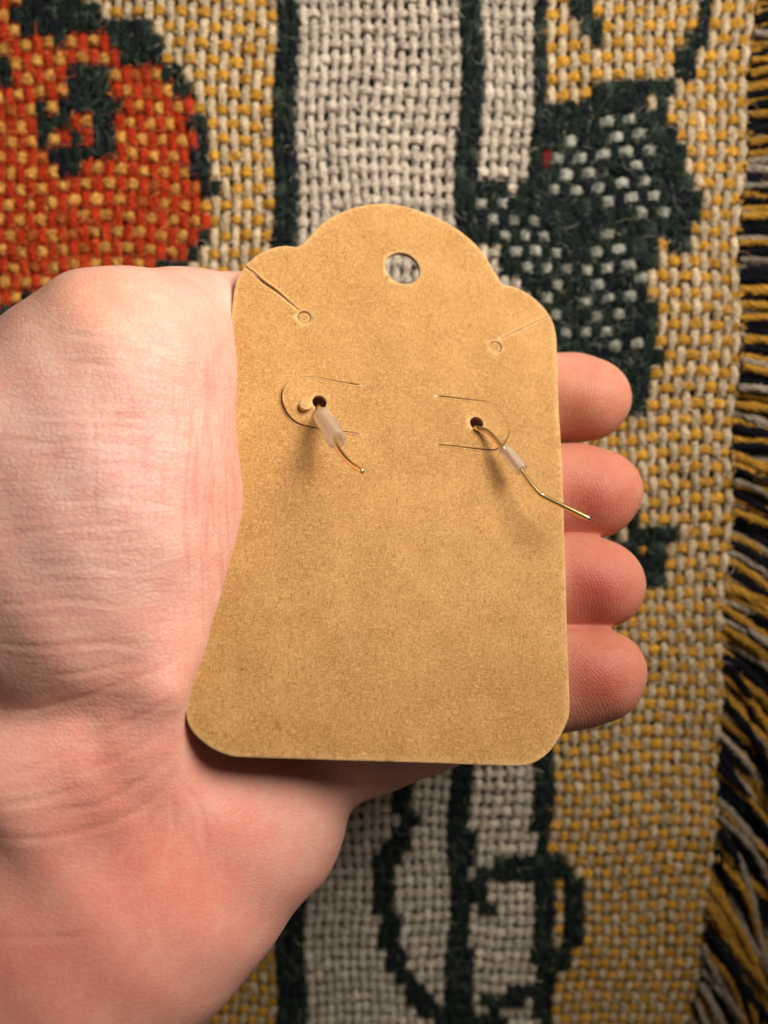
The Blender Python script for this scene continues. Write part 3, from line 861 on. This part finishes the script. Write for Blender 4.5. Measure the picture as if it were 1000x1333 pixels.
# walk clockwise (in the picture) with the two slits as notches
cand = [top_arc, r_sh]
def notch(a, b, ref):
    """order the notch sides so that the walk enters on the side nearer to ref"""
    if np.linalg.norm(a[0] - ref) < np.linalg.norm(b[0] - ref): return [a, b[::-1]]
    return [b, a[::-1]]
cand += notch(sR_a, sR_b, r_sh[-1]) + [r_dn] + notch(sL_up, sL_dn, r_dn[-1]) + [l_sh]
OUT = np.vstack(cand)
keep = [0]
for i in range(1, len(OUT)):
    if np.linalg.norm(OUT[i] - OUT[keep[-1]]) > 0.045: keep.append(i)
OUT = OUT[keep]
def circle(c, r, n): a = np.linspace(0, 2 * np.pi, n, endpoint=False); return c + r * np.c_[np.cos(a), np.sin(a)]
hang_c = card_uv(524, 349.6); hang_r = 0.5 * np.linalg.norm(card_uv(501.5, 346) - card_uv(547, 354))
earL_c = card_uv(415.5, 524.8); earR_c = card_uv(619.3, 552.4); ear_r = 1.06
ringL_c = card_uv(396, 413.5); ringR_c = card_uv(645, 452.3); ring_r = 1.0
tabL = sc([(468.5, 501.8), (440, 497), (414.5, 492), (401, 491.5), (386, 494.7), (374, 500.7), (367.7, 509), (366.3, 519.5), (369.5, 531.5), (377, 543.5), (387.5, 551.8), (401, 556), (416, 558.5), (449, 562), (467.8, 565)], 80)
tabR = sc([(569, 516), (601, 520), (633.6, 524), (647.4, 531), (657.7, 543.7), (662.3, 557.5), (661, 566.7), (655.4, 578), (647.4, 585), (638, 587), (615, 584.6), (587.6, 581), (569, 579.3)], 80)
def slot(P, w):
    ww = np.full(len(P), w); ww[0] = ww[-1] = w * 0.3
    a, b = offset_line(P, ww[:, None]); return np.vstack([a, b[::-1]])
holes = [circle(hang_c, hang_r, 44), circle(earL_c, ear_r, 28), circle(earR_c, ear_r, 28), circle(ringL_c, ring_r, 30), circle(ringR_c, ring_r, 30), slot(tabL, 0.09), slot(tabR, 0.11)]
loops = [OUT] + holes
# rim ring a little inside the outline, so that the die-cut edge is rounded
def inset(P, w):
    Pc = np.vstack([P[-1:], P, P[:1]]); T = Pc[2:] - Pc[:-2]; T /= np.linalg.norm(T, axis=1)[:, None]
    Nn = np.c_[-T[:, 1], T[:, 0]]
    A_ = 0.5 * np.sum(P[:, 0] * np.roll(P[:, 1], -1) - P[:, 1] * np.roll(P[:, 0], -1))
    return P + Nn * (w if A_ > 0 else -w)
rim = inset(OUT, 0.26)
pts, edges = [], []
for L in loops:
    o = len(pts); pts += [tuple(p) for p in L]; edges += [(o + i, o + (i + 1) % len(L)) for i in range(len(L))]
nb = len(pts)
loopP = np.vstack(loops)
def near_any(p, Q, r): return np.min(np.hypot(Q[:, 0] - p[0], Q[:, 1] - p[1])) < r
def inside_card(x, y):
    m = in_poly(x, y, OUT)
    for h in holes: m &= ~in_poly(x, y, h)
    return m
rim_ok = inside_card(rim[:, 0], rim[:, 1])
for p in rim[rim_ok]:
    if not near_any(p, loopP, 0.10): pts.append(tuple(p))
gx_, gy_ = np.meshgrid(np.arange(-28, 28, 0.85), np.arange(-43, 46, 0.85))
gp = np.c_[gx_.ravel() + rng.uniform(-.12, .12, gx_.size), gy_.ravel() + rng.uniform(-.12, .12, gx_.size)]
gp = gp[inside_card(gp[:, 0], gp[:, 1])]
for p in gp:
    if not near_any(p, loopP, 0.32): pts.append(tuple(p))
for P_, w0 in ((tabL, 0.2), (tabR, 0.2), (smooth_curve(slitL, 30), 0.32), (smooth_curve(slitR, 30), 0.2)):
    for w in (w0, w0 + 0.25):
        for q in offset_line(P_, w):
            for p in q[inside_card(q[:, 0], q[:, 1])]:
                if not near_any(p, loopP, 0.07): pts.append((float(p[0]), float(p[1])))
res = delaunay_2d_cdt([Vector(p) for p in pts], edges, [], 0, 1e-6)
V2 = np.array([(p.x, p.y) for p in res[0]]); TRI = np.array([f for f in res[2] if len(f) == 3])
cen = V2[TRI].mean(1)
TRI = TRI[inside_card(cen[:, 0], cen[:, 1])]
a2 = (V2[TRI[:, 1], 0] - V2[TRI[:, 0], 0]) * (V2[TRI[:, 2], 1] - V2[TRI[:, 0], 1]) - (V2[TRI[:, 1], 1] - V2[TRI[:, 0], 1]) * (V2[TRI[:, 2], 0] - V2[TRI[:, 0], 0])
TRI[a2 < 0] = TRI[a2 < 0][:, ::-1]
# relief of the sheet
def relief(q):
    h = np.zeros(len(q))
    for P_, hmax, sgn in ((tabL, 0.55, 1), (tabR, 0.34, 1)):
        ins = in_poly(q[:, 0], q[:, 1], P_)
        hinge = 0.5 * (P_[0] + P_[-1]); tip = P_[len(P_) // 2]
        ax = (tip - hinge); Lx = np.linalg.norm(ax); ax /= Lx
        s = np.clip(((q - hinge) @ ax) / Lx, 0, 1)
        h += np.where(ins, hmax * s ** 1.6, 0)
        d, _ = dist_polyline(q[:, 0], q[:, 1], P_)
        h += np.where(ins, 0.0, 0.05 * np.exp(-(d / 0.35) ** 2))
    for P_, hu, hd, wid in ((slitL, 0.55, -0.2, 1.1), (slitR, 0.06, -0.02, 0.7)):
        d, t = dist_polyline(q[:, 0], q[:, 1], P_)
        P_ = smooth_curve(P_, 40); T_ = np.gradient(P_, axis=0); nn = np.c_[-T_[:, 1], T_[:, 0]]
        if nn[:, 1].mean() < 0: nn = -nn
        d, t = dist_polyline(q[:, 0], q[:, 1], P_)
        kk = np.argmin(np.hypot(q[:, 0, None] - P_[None, :, 0], q[:, 1, None] - P_[None, :, 1]), 1)
        side = np.sum((q - P_[kk]) * nn[kk], 1)
        k = np.sin(np.pi * np.clip(t, 0.02, 1) * 0.98) ** 0.6 * (1 - t) ** 0.4
        h += np.where(side > 0, hu, hd) * k * np.exp(-d / wid)
    for c_ in (ringL_c, ringR_c):
        d = np.abs(np.hypot(q[:, 0] - c_[0], q[:, 1] - c_[1]) - ring_r - 0.15)
        h += 0.10 * np.exp(-(d / 0.22) ** 2)
    for c_ in (earL_c, earR_c):
        d = np.hypot(q[:, 0] - c_[0], q[:, 1] - c_[1]) - ear_r
        h += 0.07 * np.exp(-(d / 0.3) ** 2)
    # faint bow and dents of handled card
    h += 0.10 * np.sin(q[:, 0] * 0.11 + 0.4) * np.cos(q[:, 1] * 0.07) + 0.03 * np.sin(q[:, 0] * 0.5 + q[:, 1] * 0.33)
    return h
# boundary edges
ed = np.vstack([TRI[:, [0, 1]], TRI[:, [1, 2]], TRI[:, [2, 0]]])
key = np.sort(ed, 1); uq, inv, ct = np.unique(key[:, 0] * 10 ** 7 + key[:, 1], return_inverse=True, return_counts=True)
bd = ed[ct[inv] == 1]
isb = np.zeros(len(V2), bool); isb[bd.ravel()] = True
do, _ = dist_polyline(V2[:, 0], V2[:, 1], np.vstack([OUT, OUT[:1]]))
hz = relief(V2)
TH = 0.46
drop = np.where(isb, np.where(do < 0.01, 0.05, -0.14), 0.0)
front_v = C2W(V2, hz - drop); back_v = C2W(V2, hz - TH + drop * 0.5)
nV = len(V2)
faces = [tuple(t) for t in TRI] + [tuple(t[::-1] + nV) for t in TRI]
nflat = len(faces)
faces += [(b + 0, a + 0, a + nV, b + nV) for a, b in bd]
edge_attr = np.where(isb & (do < 0.01), 1.0, np.where(isb, 0.95, np.where(do < 0.3, 0.5, 0.0)))
card_o = (CT[0], CT[1], CT[2])
card = empty('earring_card', card_o)
# rotate the empty into the card's plane: the grain of the paper follows the sheet
card.rotation_euler = __import__('mathutils').Matrix([list(r) for r in CR]).to_euler()
def card_part(name, V, F, mat, attrs=None, smooth=True):
    L = (np.asarray(V) - CT) @ CR            # into the card's own frame
    return mesh_obj(name, L, F, mat, card, (0, 0, 0), attrs=attrs, smooth=smooth)
sheet = card_part('sheet', np.vstack([front_v, back_v]), faces, KRAFT, {'edge': np.r_[edge_attr, np.ones(nV) * 0.6 * isb]})
sheet.data.polygons.foreach_set('use_smooth', np.r_[np.ones(nflat, bool), np.zeros(len(faces) - nflat, bool)])
tag(card, 'brown kraft earring card with scalloped top, hang hole and cut tabs, held in the hand', 'card')

def disc(c, r, h, th, tilt, n=24, dome=0.0, attrs_edge=0.5):
    """small punched round: bevelled disc in the card frame, tilted"""
    rings = [(r, -th), (r, -0.04), (r - 0.05, 0.0), (r * 0.55, dome), (0.12, dome * 1.2)]
    V = []
    for rr, z in rings:
        a = np.linspace(0, 2 * np.pi, n, endpoint=False)
        x, y = rr * np.cos(a), rr * np.sin(a)
        V.append(np.c_[c[0] + x, c[1] + y, h + z + tilt[0] * x + tilt[1] * y])
    V = np.vstack(V)
    F = []
    for k in range(len(rings) - 1):
        for i in range(n):
            j = (i + 1) % n
            F.append((k * n + i, k * n + j, k * n + n + j, k * n + n + i))
    F.append(tuple((len(rings) - 1) * n + i for i in range(n)))
    F.append(tuple(reversed(range(n))))
    e = np.zeros(len(V)); e[:3 * n] = attrs_edge
    return V @ CR.T + CT, F, e
for c_, tl in ((ringL_c, (0.04, -0.05)), (ringR_c, (-0.05, 0.05))):
    V, F, e = disc(c_, ring_r - 0.13, 0.06, 0.44, tl, dome=-0.03)
    card_part('punched_round', V, F, KRAFT, {'edge': e})
plug_c = card_uv(396.5, 531.0)
V, F, e = disc(plug_c, 0.86, 1.25, 1.0, (0.25, -0.2), dome=0.05, attrs_edge=1.0)
pl = card_part('paper_plug', V, F, KRAFT, {'edge': np.clip(e + 0.6, 0, 1)})
pl['label'] = 'small pale round of punched paper standing proud beside the left hole'

# ------------------------------------------------------------------ earrings
def frames(P):
    T = np.gradient(P, axis=0); T /= np.linalg.norm(T, axis=1)[:, None]
    n0 = np.cross(T[0], [0.3, 0.5, 0.81]); n0 /= np.linalg.norm(n0)
    A_, B_ = [], []
    for t in T:
        n0 = n0 - t * (n0 @ t); n0 = n0 / np.linalg.norm(n0)
        A_.append(n0); B_.append(np.cross(t, n0))
    return T, np.array(A_), np.array(B_)
def round_tube(P, R, n=16, caps=True):
    T, A_, B_ = frames(P); R = np.broadcast_to(R, (len(P),))
    a = np.linspace(0, 2 * np.pi, n, endpoint=False)
    V = P[:, None] + A_[:, None] * (R[:, None] * np.cos(a))[..., None] + B_[:, None] * (R[:, None] * np.sin(a))[..., None]
    m = len(P); F = []
    for k in range(m - 1):
        for i in range(n):
            j = (i + 1) % n; F.append((k * n + i, k * n + j, k * n + n + j, k * n + n + i))
    if caps:
        F.append(tuple(reversed(range(n)))); F.append(tuple((m - 1) * n + i for i in range(n)))
    return V.reshape(-1, 3), F
def hollow_tube(P, R, r, n=28):
    """thick-walled sleeve with rounded lips along P"""
    T, A_, B_ = frames(P)
    a = np.linspace(0, 2 * np.pi, n, endpoint=False)
    prof = [(0, r), (0, R - 0.18), (0.0, R - 0.05)]
    rows = []
    m = len(P)
    seq = [(i, r) for i in range(m - 1, -1, -1)] + [(0, R - 0.10)] + [(i, R) for i in range(m)] + [(m - 1, R - 0.10)]
    for q, (i, rr) in enumerate(seq):
        ext = 0.0
        if q == m: ext = -0.10
        if q == len(seq) - 1: ext = 0.10
        c = P[i] + T[i] * ext
        rows.append(c + A_[i] * (rr * np.cos(a))[:, None] + B_[i] * (rr * np.sin(a))[:, None])
    V = np.vstack(rows); k = len(rows); F = []
    for s in range(k):
        s2 = (s + 1) % k
        for i in range(n):
            j = (i + 1) % n; F.append((s * n + i, s * n + j, s2 * n + j, s2 * n + i))
    return V, F
def earring(hole_uv, pts, back, sleeve, R, label):
    """pts: (px, py, millimetres above the card) of the wire in front of the card; back: points behind it in the card frame"""
    front_p = [U(px, py, zc(px, py) + h) for px, py, h in pts]
    back_p = [CR @ np.array([hole_uv[0] + x, hole_uv[1] + y, z]) + CT for x, y, z in back]
    path = smooth_curve(np.array(back_p + front_p), 110)
    b0 = CR @ np.array([hole_uv[0], hole_uv[1], 0]) + CT
    e = empty('earring', b0)
    # rounded wire end
    Rr = np.full(len(path), 0.36); Rr[-1] = 0.22
    V, F = round_tube(path, Rr)
    mesh_obj('ear_wire', V, F, GOLD, e, b0)
    s = smooth_curve(np.array([U(px, py, zc(px, py) + h) for px, py, h in sleeve]), 12)
    V, F = hollow_tube(s, R, 0.42)
    mesh_obj('stopper', V, F, RUBBER, e, b0)['label'] = 'frosted clear rubber sleeve on the wire'
    tag(e, label, 'earring', 'ear wires pushed through the card')
    return e
earring(earL_c, [(416, 531, 0.9), (420, 541, 3.0), (427, 552, 5.2), (435, 566, 7.4), (440, 583, 9.4), (452, 599, 11.0), (463, 608, 12.4), (473, 614, 13.8)],
        [(1.0, -2.6, -1.3), (0.4, -1.3, -1.2), (0.0, -0.4, -0.6)],
        [(420, 541, 3.2), (429, 556, 5.8), (438, 573, 8.2)], 1.30, 'gold ear wire with rubber stopper through the left hole, beside the paper plug')
earring(earR_c, [(621, 557.5, 0.9), (632, 560, 1.7), (642, 568, 2.5), (654, 582, 3.4), (668, 598, 4.4), (682, 617.5, 5.4), (692, 631, 6.1), (701, 641, 6.6), (705, 644, 6.8), (710, 647, 7.0), (738, 661, 8.4), (769, 676, 9.8)],
        [(1.2, -2.6, -1.3), (0.3, -1.3, -1.2), (-0.1, -0.5, -0.6)],
        [(657, 585, 3.6), (668, 598, 4.4), (678.5, 611.5, 5.2)], 1.02, 'gold ear wire through the right hole, bent end pointing over the middle fingertip')
